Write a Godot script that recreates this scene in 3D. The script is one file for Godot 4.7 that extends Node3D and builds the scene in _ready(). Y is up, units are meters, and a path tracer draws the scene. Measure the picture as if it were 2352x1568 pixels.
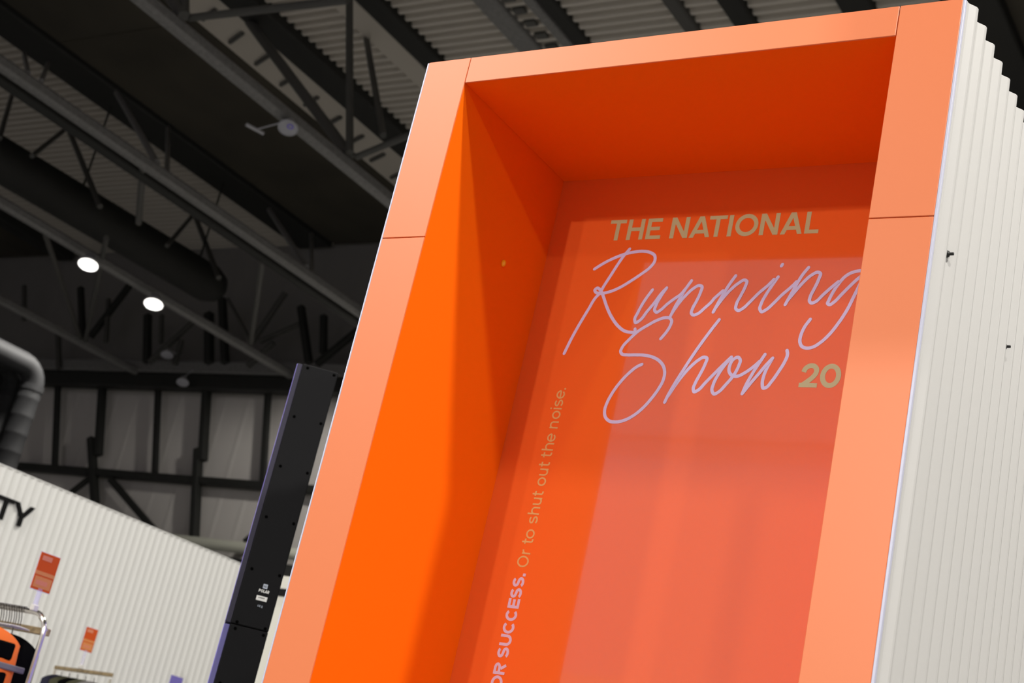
extends Node3D
# An orange niche-fronted totem in an exhibition hall, seen from below with a tilted camera.
# World: y up, metres; the totem's front face lies in z = 0, its left front edge at x = 0.

const TOP := 3.53          # height of the totem and of the stand wall
const WIDE := 1.44         # width of the totem's front
const DEEP := 0.56         # depth of the niche
const PITCH := 0.074       # rib spacing of the corrugated sheets

var M := {}                # materials
var rng := RandomNumberGenerator.new()

func _ready() -> void:
	rng.seed = 4711
	# ---- camera, sky, exposure -------------------------------------------------
	var cam := Camera3D.new()
	cam.name = "camera"
	cam.transform = Transform3D(Basis(Vector3(0.8395, 0.2140, -0.4994), Vector3(-0.0062, 0.9229, 0.3850), Vector3(0.5433, -0.3201, 0.7761)).orthonormalized(), Vector3(2.348, 1.609, 2.675))
	cam.keep_aspect = Camera3D.KEEP_HEIGHT
	cam.near = 0.05
	cam.far = 200.0
	var att := CameraAttributesPhysical.new()
	att.frustum_focal_length = 51.3
	att.frustum_focus_distance = 3.5
	att.frustum_near = 0.05
	att.frustum_far = 200.0
	att.exposure_aperture = 5.6
	cam.attributes = att
	add_child(cam)
	cam.fov = 26.328
	cam.current = true
	var we := WorldEnvironment.new()
	we.name = "environment"
	var env := Environment.new()
	env.background_mode = Environment.BG_COLOR
	env.background_color = Color.BLACK
	env.tonemap_mode = Environment.TONE_MAPPER_LINEAR
	env.tonemap_exposure = 0.97
	env.sdfgi_enabled = true
	env.ssao_enabled = true
	env.ssil_enabled = true
	we.environment = env
	add_child(we)
	# ---- everything else ---------------------------------------------------------
	make_materials()
	hall()
	lamps()
	trusses()
	ducts()
	totem()
	led_screen()
	stand()
	rails()
	banner()

# ---------------------------------------------------------------- small helpers
func lin(r: float, g: float, b: float) -> Color:
	return Color(r, g, b).linear_to_srgb()

func mat(called: String, c: Color, rough := 0.6, metal := 0.0, spec := 0.5) -> StandardMaterial3D:
	var m := StandardMaterial3D.new()
	m.resource_name = called
	m.albedo_color = c
	m.roughness = rough
	m.metallic = metal
	m.metallic_specular = spec
	m.cull_mode = BaseMaterial3D.CULL_DISABLED
	M[called] = m
	return m

func grain(called: String, freq: float, strength: float, scale: float, lo := 0.9, size := 256) -> void:
	# fine unevenness of paint, board and sheet: a tileable noise in the colour and in the relief
	var n := FastNoiseLite.new()
	n.seed = called.length() * 7 + 3
	n.frequency = freq
	n.fractal_octaves = 4
	var t := NoiseTexture2D.new()
	t.width = size
	t.height = size
	t.seamless = true
	t.noise = n
	var ramp := Gradient.new()
	ramp.set_color(0, Color(lo, lo, lo))
	ramp.set_color(1, Color.WHITE)
	t.color_ramp = ramp
	var m: StandardMaterial3D = M[called]
	m.albedo_texture = t
	m.uv1_triplanar = true
	m.uv1_scale = Vector3(scale, scale, scale)
	if strength > 0.0:
		m.heightmap_enabled = true
		m.heightmap_texture = t
		m.heightmap_scale = strength

func glow(called: String, c: Color, e: float) -> void:
	var m := mat(called, c, 0.5)
	m.emission_enabled = true
	m.emission = c
	m.emission_energy_multiplier = e

func make_materials() -> void:
	mat("fascia", lin(0.82, 0.222, 0.080), 0.42)
	mat("lining", lin(0.95, 0.166, 0.001), 0.75, 0.0, 0.22)
	var p := mat("print", lin(0.84, 0.140, 0.025), 0.07, 0.0, 0.6)
	p.clearcoat_enabled = true
	p.clearcoat = 1.0
	p.clearcoat_roughness = 0.03
	for row in [["lilac", lin(0.62, 0.61, 0.95)], ["khaki", lin(0.47, 0.48, 0.25)], ["sand", lin(0.68, 0.41, 0.14)], ["mauve", lin(0.64, 0.50, 0.68)]]:
		var v := mat(row[0], row[1], 0.6)
		v.clearcoat_enabled = true
		v.clearcoat = 1.0
		v.clearcoat_roughness = 0.03
	mat("white_sheet", lin(0.62, 0.61, 0.595), 0.45)
	mat("white_edge", lin(0.60, 0.61, 0.76), 0.4)
	mat("stand_sheet", lin(0.69, 0.685, 0.665), 0.55)
	mat("black_metal", lin(0.012, 0.012, 0.012), 0.45)
	mat("black_case", lin(0.011, 0.011, 0.012), 0.7, 0.0, 0.2)
	mat("screw_black", lin(0.002, 0.002, 0.002), 0.9, 0.0, 0.05)
	mat("amber_glint", lin(1.0, 0.50, 0.01), 0.3)
	mat("label_white", lin(0.8, 0.8, 0.78), 0.5)
	mat("label_grey", lin(0.5, 0.55, 0.65), 0.5)
	mat("ink", lin(0.012, 0.012, 0.012), 0.8, 0.0, 0.1)
	mat("led_edge", lin(0.15, 0.14, 0.34), 0.6, 0.0, 0.2)  # lilac screen glow put into the colour of the edge
	mat("led_edge_dim", lin(0.05, 0.047, 0.07), 0.6, 0.0, 0.2)  # same edge with less screen glow in its colour
	glow("led_face", lin(0.35, 0.30, 0.85), 0.06)
	mat("steel_grey", lin(0.22, 0.215, 0.21), 0.5)
	grain("steel_grey", 0.05, 0.0, 1.0, 0.8)
	mat("steel_dark", lin(0.07, 0.068, 0.062), 0.6)
	mat("steel_black", lin(0.012, 0.012, 0.010), 0.7)
	mat("deck", lin(0.55, 0.51, 0.45), 0.6)
	mat("roof_pale", lin(0.50, 0.46, 0.40), 0.7)
	mat("blackout", lin(0.055, 0.047, 0.032), 0.9)
	grain("blackout", 0.006, 0.0, 0.25, 0.8)
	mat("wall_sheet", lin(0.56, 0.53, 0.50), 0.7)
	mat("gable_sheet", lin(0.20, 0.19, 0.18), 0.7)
	mat("wall_plain", lin(0.55, 0.55, 0.54), 0.9)
	mat("carpet", lin(0.35, 0.35, 0.35), 0.95)
	grain("carpet", 0.3, 0.0, 2.0, 0.7)
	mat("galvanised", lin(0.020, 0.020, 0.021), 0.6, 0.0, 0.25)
	mat("lamp_body", lin(0.45, 0.45, 0.48), 0.4)
	mat("lamp_lens_off", lin(0.40, 0.40, 0.44), 0.25)
	mat("lilac_ring", lin(0.25, 0.2, 0.8), 0.3)
	glow("lamp_face", Color(1.0, 0.985, 0.95), 3.0)
	glow("added_glow_sheet", Color(0.96, 0.94, 0.97), 0.25)  # glow of the added panes behind the camera
	mat("pale_pipe", lin(0.50, 0.50, 0.42), 0.5)
	mat("board_white", lin(0.66, 0.65, 0.58), 0.6)
	mat("sign_red", lin(0.52, 0.078, 0.018), 0.8, 0.0, 0.15)
	mat("sign_print", lin(0.58, 0.19, 0.10), 0.5)
	mat("sign_gold", lin(0.56, 0.20, 0.05), 0.5)
	mat("sign_purple", lin(0.16, 0.13, 0.45), 0.5)
	var cl := mat("clear_acrylic", Color(0.88, 0.86, 1.0, 0.22), 0.1)
	cl.transparency = BaseMaterial3D.TRANSPARENCY_ALPHA
	mat("chrome", lin(0.80, 0.76, 0.68), 0.16, 1.0)
	mat("wood", lin(0.34, 0.25, 0.13), 0.55)
	grain("wood", 0.02, 0.0, 4.0, 0.7)
	mat("wire", lin(0.10, 0.09, 0.08), 0.35, 0.9)
	mat("cloth_black", lin(0.003, 0.003, 0.003), 0.95, 0.0, 0.1)
	mat("cloth_orange", lin(0.85, 0.16, 0.01), 0.85)
	mat("cloth_grey", lin(0.16, 0.15, 0.15), 0.8)
	mat("cloth_olive", lin(0.05, 0.05, 0.025), 0.95)
	mat("cloth_navy", lin(0.012, 0.012, 0.03), 0.95)
	mat("hanger_white", lin(0.6, 0.58, 0.55), 0.5)

func begin() -> SurfaceTool:
	var st := SurfaceTool.new()
	st.begin(Mesh.PRIMITIVE_TRIANGLES)
	st.set_smooth_group(-1)
	return st

func obj(called: String, st: SurfaceTool, m: String, parent: Node = self) -> MeshInstance3D:
	st.generate_normals()
	return obj_mesh(called, st.commit(), m, parent)

func obj_mesh(called: String, mesh: Mesh, m: String, parent: Node = self) -> MeshInstance3D:
	var o := MeshInstance3D.new()
	o.name = called
	o.mesh = mesh
	o.material_override = M[m]
	o.cast_shadow = GeometryInstance3D.SHADOW_CASTING_SETTING_ON
	parent.add_child(o, true)
	return o

func tag(o: Node, label: String, category: String, group := "") -> void:
	o.set_meta("label", label)
	o.set_meta("category", category)
	if group != "":
		o.set_meta("group", group)

func thing(called: String, label: String, category: String, at := Vector3.ZERO, group := "") -> Node3D:
	var o := Node3D.new()
	o.name = called
	o.position = at
	add_child(o, true)
	tag(o, label, category, group)
	return o

func struct(called: String) -> Node3D:
	var o := Node3D.new()
	o.name = called
	o.set_meta("kind", "structure")
	add_child(o, true)
	return o

func part_node(called: String, parent: Node) -> Node3D:
	var o := Node3D.new()
	o.name = called
	parent.add_child(o, true)
	return o

func poly(st: SurfaceTool, pts: Array, out: Vector3) -> void:
	# a flat convex face, wound clockwise as seen from where «out» points
	var n: Vector3 = (pts[1] - pts[0]).cross(pts[2] - pts[0])
	var flip := n.dot(out) > 0.0
	for k in range(1, pts.size() - 1):
		var tri := [pts[0], pts[k], pts[k + 1]]
		if flip:
			tri = [pts[0], pts[k + 1], pts[k]]
		for v in tri:
			st.add_vertex(v)

func box(st: SurfaceTool, c: Vector3, s: Vector3, ch := 0.001, xf := Transform3D.IDENTITY) -> void:
	# a box of size s centred at c with chamfered edges
	var h := s * 0.5
	ch = minf(ch, minf(h.x, minf(h.y, h.z)) * 0.9)
	var P := func(sx: float, sy: float, sz: float, ax: int) -> Vector3:
		var v := Vector3(sx * h.x, sy * h.y, sz * h.z)
		for a in 3:
			if a != ax:
				v[a] -= signf(v[a]) * ch
		return xf * (c + v)
	var q := [[-1.0, -1.0], [1.0, -1.0], [1.0, 1.0], [-1.0, 1.0]]
	for ax in 3:
		for sg in [-1.0, 1.0]:
			var f := []
			for k in q:
				var v := Vector3.ZERO
				v[ax] = sg
				v[(ax + 1) % 3] = k[0]
				v[(ax + 2) % 3] = k[1]
				f.append(P.call(v.x, v.y, v.z, ax))
			var o := Vector3.ZERO
			o[ax] = sg
			poly(st, f, xf.basis * o)
	for ax in 3:                            # the edges that run along ax
		var b := (ax + 1) % 3
		var d := (ax + 2) % 3
		for k in q:
			var v0 := Vector3.ZERO
			v0[ax] = -1.0
			v0[b] = k[0]
			v0[d] = k[1]
			var v1 := v0
			v1[ax] = 1.0
			var o := Vector3.ZERO
			o[b] = k[0]
			o[d] = k[1]
			poly(st, [P.call(v0.x, v0.y, v0.z, b), P.call(v1.x, v1.y, v1.z, b), P.call(v1.x, v1.y, v1.z, d), P.call(v0.x, v0.y, v0.z, d)], xf.basis * o)
	for sx in [-1.0, 1.0]:
		for sy in [-1.0, 1.0]:
			for sz in [-1.0, 1.0]:
				poly(st, [P.call(sx, sy, sz, 0), P.call(sx, sy, sz, 1), P.call(sx, sy, sz, 2)], xf.basis * Vector3(sx, sy, sz))

func span(st: SurfaceTool, lo: Vector3, hi: Vector3, ch := 0.001) -> void:
	box(st, (lo + hi) * 0.5, (hi - lo).abs(), ch)

func along(a: Vector3, b: Vector3, up := Vector3.UP) -> Transform3D:
	# a frame at the middle of a..b whose z axis runs along it
	var z := (b - a).normalized()
	if absf(z.dot(up)) > 0.98:
		up = Vector3.RIGHT
	var x := up.cross(z).normalized()
	return Transform3D(Basis(x, z.cross(x), z), (a + b) * 0.5)

func bar(st: SurfaceTool, a: Vector3, b: Vector3, w: float, h: float, ch := 0.01) -> void:
	box(st, Vector3.ZERO, Vector3(w, h, a.distance_to(b)), ch, along(a, b))

func tube(st: SurfaceTool, pts: Array, r, seg := 12, caps := true) -> void:
	# a round tube through pts; r is one radius or one per point
	var rings := []
	var up := Vector3.UP
	for i in pts.size():
		var d: Vector3 = (pts[mini(i + 1, pts.size() - 1)] - pts[maxi(i - 1, 0)]).normalized()
		if i == 0 and absf(d.dot(up)) > 0.95:
			up = Vector3.RIGHT
		var x := up.cross(d).normalized()
		var y := d.cross(x).normalized()
		up = y
		var rr: float = r[i] if r is Array else r
		var ring := []
		for k in seg:
			var a := TAU * k / seg
			ring.append(pts[i] + (x * cos(a) + y * sin(a)) * rr)
		rings.append(ring)
	st.set_smooth_group(1)
	for i in pts.size() - 1:
		for k in seg:
			var a: Vector3 = rings[i][k]
			var b: Vector3 = rings[i][(k + 1) % seg]
			var c: Vector3 = rings[i + 1][(k + 1) % seg]
			var d: Vector3 = rings[i + 1][k]
			var o: Vector3 = (a + b + c + d) * 0.25 - (pts[i] + pts[i + 1]) * 0.5
			poly(st, [a, b, c, d], o)
	st.set_smooth_group(-1)
	if caps:
		poly(st, rings[0], pts[0] - pts[1])
		poly(st, rings[-1], pts[-1] - pts[-2])

func lathe(st: SurfaceTool, prof: Array, xf: Transform3D, seg := 24) -> void:
	# prof: Vector2(radius, height) from bottom to top
	st.set_smooth_group(1)
	for i in prof.size() - 1:
		for k in seg:
			var a0 := TAU * k / seg
			var a1 := TAU * (k + 1) / seg
			var f := []
			for e in [[prof[i], a0], [prof[i], a1], [prof[i + 1], a1], [prof[i + 1], a0]]:
				f.append(xf * Vector3(e[0].x * cos(e[1]), e[0].y, e[0].x * sin(e[1])))
			var am := (a0 + a1) * 0.5
			var t: Vector2 = (prof[i + 1] - prof[i]).normalized()
			var o := xf.basis * Vector3(t.y * cos(am), -t.x, t.y * sin(am))
			if prof[i].x < 1e-5:
				f = [f[0], f[2], f[3]]
			elif prof[i + 1].x < 1e-5:
				f = [f[0], f[1], f[2]]
			poly(st, f, o)
	st.set_smooth_group(-1)

func sheet(st: SurfaceTool, prof: Array, origin: Vector3, ea: Vector3, eb: Vector3, el: Vector3, thick: float) -> void:
	# a folded sheet: prof in (along ea, out along eb), drawn out along el, with real thickness
	var n := prof.size()
	for side in 2:
		var off := eb * (-thick * side)
		for i in n - 1:
			var a: Vector3 = origin + ea * prof[i].x + eb * prof[i].y + off
			var b: Vector3 = origin + ea * prof[i + 1].x + eb * prof[i + 1].y + off
			poly(st, [a, b, b + el, a + el], eb if side == 0 else -eb)
	for i in n - 1:
		var a: Vector3 = origin + ea * prof[i].x + eb * prof[i].y
		var b: Vector3 = origin + ea * prof[i + 1].x + eb * prof[i + 1].y
		for e in [Vector3.ZERO, el]:
			poly(st, [a + e, b + e, b + e - eb * thick, a + e - eb * thick], e - el * 0.5)
	for i in [0, n - 1]:
		var a: Vector3 = origin + ea * prof[i].x + eb * prof[i].y
		poly(st, [a, a + el, a + el - eb * thick, a - eb * thick], ea * (i - 0.5))

func rib_profile(length: float, first: float, pitch: float, crest: float, slope: float, depth: float) -> Array:
	# trapezoid ribs with a small roll at each fold
	var pr := [Vector2(0, 0)]
	var s := first
	var e := slope * 0.16
	while s + slope * 2.0 + crest < length:
		pr.append_array([Vector2(s - e, 0), Vector2(s + e * 0.6, depth * 0.12), Vector2(s + slope - e * 0.6, depth * 0.88), Vector2(s + slope + e, depth), Vector2(s + slope + crest - e, depth), Vector2(s + slope + crest + e * 0.6, depth * 0.88), Vector2(s + slope * 2.0 + crest - e * 0.6, depth * 0.12), Vector2(s + slope * 2.0 + crest + e, 0)])
		s += pitch
	pr.append(Vector2(length, 0))
	return pr

# ---------------------------------------------------------------- lettering
func smooth(pts: Array, per := 7) -> Array:
	# a Catmull-Rom curve through pts
	if pts.size() < 3:
		return pts
	var res := []
	for i in pts.size() - 1:
		var p0: Vector2 = pts[maxi(i - 1, 0)]
		var p3: Vector2 = pts[mini(i + 2, pts.size() - 1)]
		for k in per:
			res.append((pts[i] as Vector2).cubic_interpolate_in_time(pts[i + 1], p0, p3, float(k) / per, (pts[i + 1] - pts[i]).length(), -(pts[i] - p0).length(), (pts[i + 1] - pts[i]).length() + (p3 - pts[i + 1]).length()) if p0 != pts[i] and p3 != pts[i + 1] else (pts[i] as Vector2).cubic_interpolate(pts[i + 1], p0, p3, float(k) / per))
	res.append(pts[-1])
	return res

func ribbon(st: SurfaceTool, pts: Array, w: float, place: Callable, lift: float, round_caps := false, closed := false, climb := 0.0) -> void:
	# a stroke of width w along pts; place(Vector2, height) gives the point in space
	var L := []
	var R := []
	var n := pts.size()
	for i in n:
		var d0: Vector2 = (pts[i] - pts[i - 1 if i > 0 else (n - 2 if closed else 0)])
		var d1: Vector2 = (pts[i + 1 if i < n - 1 else (1 if closed else n - 1)] - pts[i])
		d0 = d0.normalized() if d0.length() > 1e-7 else d1.normalized()
		d1 = d1.normalized() if d1.length() > 1e-7 else d0
		var t := (d0 + d1)
		t = t.normalized() if t.length() > 0.1 else d1
		var k: float = 1.0 / maxf(0.6, t.dot(d1))
		var nn := Vector2(-t.y, t.x) * w * 0.5 * k
		L.append(pts[i] + nn)
		R.append(pts[i] - nn)
	var up: Vector3 = place.call(pts[0], lift + 1.0) - place.call(pts[0], lift)
	for i in n - 1:
		var z0 := lift + climb * i / n           # a stroke that crosses itself climbs a hair over its own start
		var z1 := lift + climb * (i + 1) / n
		poly(st, [place.call(L[i], z0), place.call(L[i + 1], z1), place.call(R[i + 1], z1), place.call(R[i], z0)], up)
		for e in [L, R]:
			poly(st, [place.call(e[i], z0), place.call(e[i + 1], z1), place.call(e[i + 1], 0.0), place.call(e[i], 0.0)], place.call(e[i], 0.0) - place.call(pts[i], 0.0))
	if round_caps:
		for e in [[0, 1], [n - 1, n - 2]]:
			var d: Vector2 = (pts[e[0]] - pts[e[1]]).normalized()
			var s := Vector2(-d.y, d.x)
			var f := []
			for k in 9:
				var a := PI * k / 8.0
				f.append(place.call(pts[e[0]] + (s * cos(a) + d * sin(a)) * w * 0.5, lift + (climb if e[0] > 0 else 0.0)))
			poly(st, f, up)

func arc(cx: float, cy: float, rx: float, ry: float, a0: float, a1: float, n := 18) -> Array:
	var res := []
	for k in n + 1:
		var a := deg_to_rad(lerpf(a0, a1, float(k) / n))
		res.append(Vector2(cx + rx * cos(a), cy + ry * sin(a)))
	return res

func glyph(c: String, w: float, h: float, s: float) -> Array:
	# strokes of a plain grotesque letter in a box w wide; h is its height (x-height for small letters), s the stroke; [points, closed]
	var e := s * 0.5
	var rx := w * 0.5 - e
	var ry := h * 0.5 - e
	match c:
		"o", "O", "0":
			return [[arc(w * 0.5, h * 0.5, rx, ry, 0, 360, 36), true]]
		"C":
			return [[arc(w * 0.5, h * 0.5, rx, ry, 42, 318, 28), false]]
		"e":
			var p := [Vector2(e, h * 0.5), Vector2(w - e, h * 0.5)]
			p.append_array(arc(w * 0.5, h * 0.5, rx, ry, 8, 322, 30))
			return [[[p[0], p[1]], false], [arc(w * 0.5, h * 0.5, rx, ry, 0, 322, 30), false]]
		"n":
			var p := [Vector2(e, h * 0.5)]
			p.append_array(arc(w * 0.5, h - e - rx, rx, rx, 180, 0, 16))
			p.append(Vector2(w - e, 0))
			return [[[Vector2(e, 0), Vector2(e, h)], false], [p, false]]
		"h":
			var g := glyph("n", w, h, s)
			g[0] = [[Vector2(e, 0), Vector2(e, h * 1.36)], false]
			return g
		"u":
			var p := [Vector2(e, h)]
			p.append_array(arc(w * 0.5, e + rx, rx, rx, 180, 360, 16))
			p.append(Vector2(w - e, h * 0.5))
			return [[p, false], [[Vector2(w - e, 0), Vector2(w - e, h)], false]]
		"U":
			var p := [Vector2(e, h)]
			p.append_array(arc(w * 0.5, e + rx, rx, rx, 180, 360, 20))
			p.append(Vector2(w - e, h))
			return [[p, false]]
		"t":
			var p := [Vector2(w * 0.42, h * 1.28)]
			p.append_array(arc(w * 0.42 + w * 0.34, e + w * 0.34, w * 0.34, w * 0.34, 180, 270, 8))
			p.append(Vector2(w, e))
			return [[p, false], [[Vector2(0, h - e), Vector2(w, h - e)], false]]
		"r":
			var p := arc(w * 0.95, h * 0.62, w * 0.95 - e, h * 0.38 - e, 180, 90, 8)
			return [[[Vector2(e, 0), Vector2(e, h)], false], [p, false]]
		"R":
			var p := [Vector2(e, h - e), Vector2(w * 0.55, h - e)]
			p.append_array(arc(w * 0.55, h * 0.71, w * 0.45 - e, h * 0.29 - e, 90, -90, 14))
			p.append(Vector2(e, h * 0.42 + e))
			return [[[Vector2(e, 0), Vector2(e, h)], false], [p, false], [[Vector2(w * 0.5, h * 0.42), Vector2(w - s * 0.6, 0)], false]]
		"i":
			return [[[Vector2(w * 0.5, 0), Vector2(w * 0.5, h)], false], [[Vector2(w * 0.5, h * 1.2), Vector2(w * 0.5, h * 1.2 + s * 1.1)], false]]
		".":
			return [[[Vector2(w * 0.5, 0), Vector2(w * 0.5, s * 1.15)], false]]
		"E":
			return [[[Vector2(e, 0), Vector2(e, h)], false], [[Vector2(e, h - e), Vector2(w, h - e)], false], [[Vector2(e, h * 0.5), Vector2(w * 0.93, h * 0.5)], false], [[Vector2(e, e), Vector2(w, e)], false]]
		"P":
			var g := glyph("R", w, h, s)
			return [g[0], g[1]]
		"H":
			return [[[Vector2(e, 0), Vector2(e, h)], false], [[Vector2(w - e, 0), Vector2(w - e, h)], false], [[Vector2(e, h * 0.5), Vector2(w - e, h * 0.5)], false]]
		"L":
			return [[[Vector2(e, 0), Vector2(e, h)], false], [[Vector2(e, e), Vector2(w, e)], false]]
		"A":
			return [[[Vector2(e, 0), Vector2(w * 0.5, h)], false], [[Vector2(w - e, 0), Vector2(w * 0.5, h)], false], [[Vector2(w * 0.2, h * 0.3), Vector2(w * 0.8, h * 0.3)], false]]
		"s", "S":
			var b := h * 0.5
			var up := (h - e - b) * 0.5
			var lo := (b - e) * 0.5
			var p := arc(w * 0.5, b + up, rx * 0.92, up, 25, 200, 16)
			var q := arc(w * 0.5, e + lo, rx, lo, 20, -155, 16)
			p = arc(w * 0.5, b + up, rx * 0.92, up, 28, 235, 18)
			q = arc(w * 0.5, e + lo, rx, lo, 55, -152, 18)
			p.append_array(q)
			return [[p, false]]
	return []

func letters(parent: Node, rows: Array, h_caps: float, h_small: float, s: float, place: Callable, m: String, lift: float) -> void:
	# rows: [letter, where it starts along the line, its width]
	for r in rows:
		var st := begin()
		var h: float = h_caps if r[0] == r[0].to_upper() and r[0] != "." else h_small
		var k := 0
		for stroke in glyph(r[0], r[2], h, s):
			var pts := []
			for v in stroke[0]:
				pts.append(v + Vector2(r[1], 0))
			ribbon(st, pts, s, place, lift + 0.00006 * k, false, stroke[1])
			k += 1
		obj("letter", st, m, parent)

func quad_letter(parent: Node, quads: Array, rounds: Array, place: Callable, m: String, lift: float) -> void:
	# a letter of straight strokes, each a parallelogram with level cuts: [x top, y top, x bottom, y bottom, width]
	var st := begin()
	var k := 0
	for q in quads:
		var h := Vector2(q[4] * 0.5, 0.0)
		var a := Vector2(q[0], q[1])
		var b := Vector2(q[2], q[3])
		var f := [a - h, a + h, b + h, b - h]
		var z: float = lift + 0.00006 * k
		var F := []
		for v in f:
			F.append(place.call(v, z))
		var up: Vector3 = place.call(a, 1.0) - place.call(a, 0.0)
		poly(st, F, up)
		var mid := (a + b) * 0.5
		for i in 4:
			var v0: Vector2 = f[i]
			var v1: Vector2 = f[(i + 1) % 4]
			poly(st, [place.call(v0, z), place.call(v1, z), place.call(v1, 0.0), place.call(v0, 0.0)], place.call((v0 + v1) * 0.5, 0.0) - place.call(mid, 0.0))
		k += 1
	for r in rounds:
		ribbon(st, arc(r[0], r[1], r[2], r[3], 0, 360, 40), r[4], place, lift, false, true)
	obj("letter", st, m, parent)

# ---------------------------------------------------------------- the hall
func hall() -> void:
	var st := begin()
	span(st, Vector3(-30, -0.2, -17.9), Vector3(22, 0.0, 27), 0.0)
	obj("floor", st, "carpet").set_meta("kind", "structure")
	for row in [["wall_left", Vector3(-30.3, -0.2, -17.9), Vector3(-30, 13.2, 27)], ["wall_right", Vector3(22, -0.2, -17.9), Vector3(22.3, 13.2, 27)], ["wall_front", Vector3(-30.3, -0.2, 27), Vector3(22.3, 13.2, 27.3)]]:
		st = begin()
		span(st, row[1], row[2], 0.0)
		obj(row[0], st, "wall_plain").set_meta("kind", "structure")
	# the end wall: profiled cladding, beams and raking posts
	var w := struct("wall_back")
	st = begin()
	sheet(st, rib_profile(52.6, 0.2, 0.62, 0.06, 0.05, 0.006), Vector3(-30.3, -0.2, -17.5), Vector3.RIGHT, Vector3.BACK, Vector3(0, 9.2, 0), 0.05)
	obj("cladding", st, "wall_sheet", w)
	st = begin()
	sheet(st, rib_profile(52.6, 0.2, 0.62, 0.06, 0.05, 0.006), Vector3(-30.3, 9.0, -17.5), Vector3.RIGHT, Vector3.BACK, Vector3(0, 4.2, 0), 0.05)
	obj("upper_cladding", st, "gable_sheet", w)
	st = begin()
	span(st, Vector3(-30.3, -0.2, -17.9), Vector3(22.3, 13.2, -17.62), 0.0)
	obj("outer_skin", st, "steel_dark", w)
	for row in [[8.99, 9.24, -17.25, -16.95, "steel_grey"], [8.68, 8.98, -17.3, -17.0, "steel_black"], [6.8, 6.95, -17.42, -17.2, "steel_black"]]:
		st = begin()
		span(st, Vector3(-29.9, row[0], row[2]), Vector3(21.9, row[1], row[3]), 0.02)
		obj("wall_beam", st, row[4], w)
	for s in [[Vector3(-23.03,8.81,-17.25),Vector3(-22.25,6.92,-17.25),0.09], [Vector3(-21.60,8.75,-17.25),Vector3(-21.06,7.23,-17.25),0.16], [Vector3(-21.43,7.59,-17.25),Vector3(-20.71,6.23,-17.25),0.16], [Vector3(-19.96,8.79,-17.25),Vector3(-19.30,6.95,-17.25),0.08], [Vector3(-18.60,8.82,-17.25),Vector3(-18.12,7.27,-17.25),0.17], [Vector3(-18.32,7.50,-17.25),Vector3(-17.71,5.64,-17.25),0.17], [Vector3(-16.97,8.86,-17.25),Vector3(-16.42,6.90,-17.25),0.08]]:
		st = begin()
		bar(st, s[0], s[1], s[2], 0.14)
		obj("wall_post", st, "steel_black", w)
	for s in [[Vector3(-20.49,6.75,-17.25),Vector3(-18.86,5.82,-17.25),0.12], [Vector3(-21.07,6.76,-17.25),Vector3(-21.50,6.40,-17.25),0.10], [Vector3(-16.12,6.08,-17.25),Vector3(-16.44,5.76,-17.25),0.12]]:
		st = begin()
		bar(st, s[0], s[1], s[2], s[2])
		obj("wall_brace", st, "steel_black", w)
	st = begin()
	span(st, Vector3(-22.6, 3.6, -17.42), Vector3(-10.0, 5.45, -17.2), 0.02)
	obj("dado_panel", st, "steel_black", w)
	st = begin()
	tube(st, [Vector3(-18.4, 5.66, -17.2), Vector3(-10.0, 5.62, -17.2)], 0.11, 12)
	obj("wall_pipe", st, "pale_pipe", w)
	var gm := struct("trim_1")
	for s in [[Vector3(-16.89,10.68,-16.90),Vector3(-17.38,9.63,-16.90),0.10], [Vector3(-16.25,10.04,-16.90),Vector3(-17.18,9.65,-16.90),0.08], [Vector3(-14.49,10.18,-16.90),Vector3(-15.59,9.19,-16.90),0.12], [Vector3(-16.39,10.38,-16.90),Vector3(-15.79,9.21,-16.90),0.13], [Vector3(-15.75,10.19,-16.90),Vector3(-15.51,9.42,-16.90),0.12], [Vector3(-18.54,10.57,-16.90),Vector3(-17.93,9.18,-16.90),0.14], [Vector3(-18.78,10.25,-16.90),Vector3(-18.36,9.17,-16.90),0.16], [Vector3(-20.52,10.22,-16.90),Vector3(-20.10,9.16,-16.90),0.14], [Vector3(-20.11,10.22,-16.90),Vector3(-19.88,9.59,-16.90),0.09], [Vector3(-19.10,10.11,-16.90),Vector3(-20.05,9.16,-16.90),0.10], [Vector3(-19.31,9.66,-16.90),Vector3(-19.30,9.12,-16.90),0.10], [Vector3(-21.33,10.95,-16.90),Vector3(-22.04,9.71,-16.90),0.12], [Vector3(-21.87,10.60,-16.90),Vector3(-21.51,9.60,-16.90),0.09], [Vector3(-22.88,10.88,-16.90),Vector3(-22.27,9.69,-16.90),0.12], [Vector3(-23.10,9.79,-16.90),Vector3(-22.70,8.98,-16.90),0.10], [Vector3(-24.79,10.96,-16.90),Vector3(-24.37,10.10,-16.90),0.09], [Vector3(-18.38,10.57,-16.90),Vector3(-17.41,9.64,-16.90),0.06], [Vector3(-16.82,9.63,-16.90),Vector3(-17.32,9.12,-16.90),0.10]]:
		st = begin()
		bar(st, s[0], s[1], s[2], s[2])
		obj("gable_brace", st, "steel_black" if s[2] > 0.115 else "steel_dark", gm)
	# the roof: ribbed deck, blackout boards, beams
	var c := struct("ceiling")
	st = begin()
	var length := 45.2
	var pr := rib_profile(length, 0.06, 0.172, 0.06, 0.022, 0.085)
	sheet(st, pr, Vector3(-30.2, 12.08, -17.9), Vector3.BACK, Vector3.DOWN, Vector3(52.4, 0, 0), 0.06)
	obj("roof_deck", st, "deck", c)
	st = begin()
	span(st, Vector3(-30.3, 12.17, -17.9), Vector3(22.3, 12.4, 27.3), 0.0)
	obj("roof_skin", st, "steel_black", c)
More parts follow.
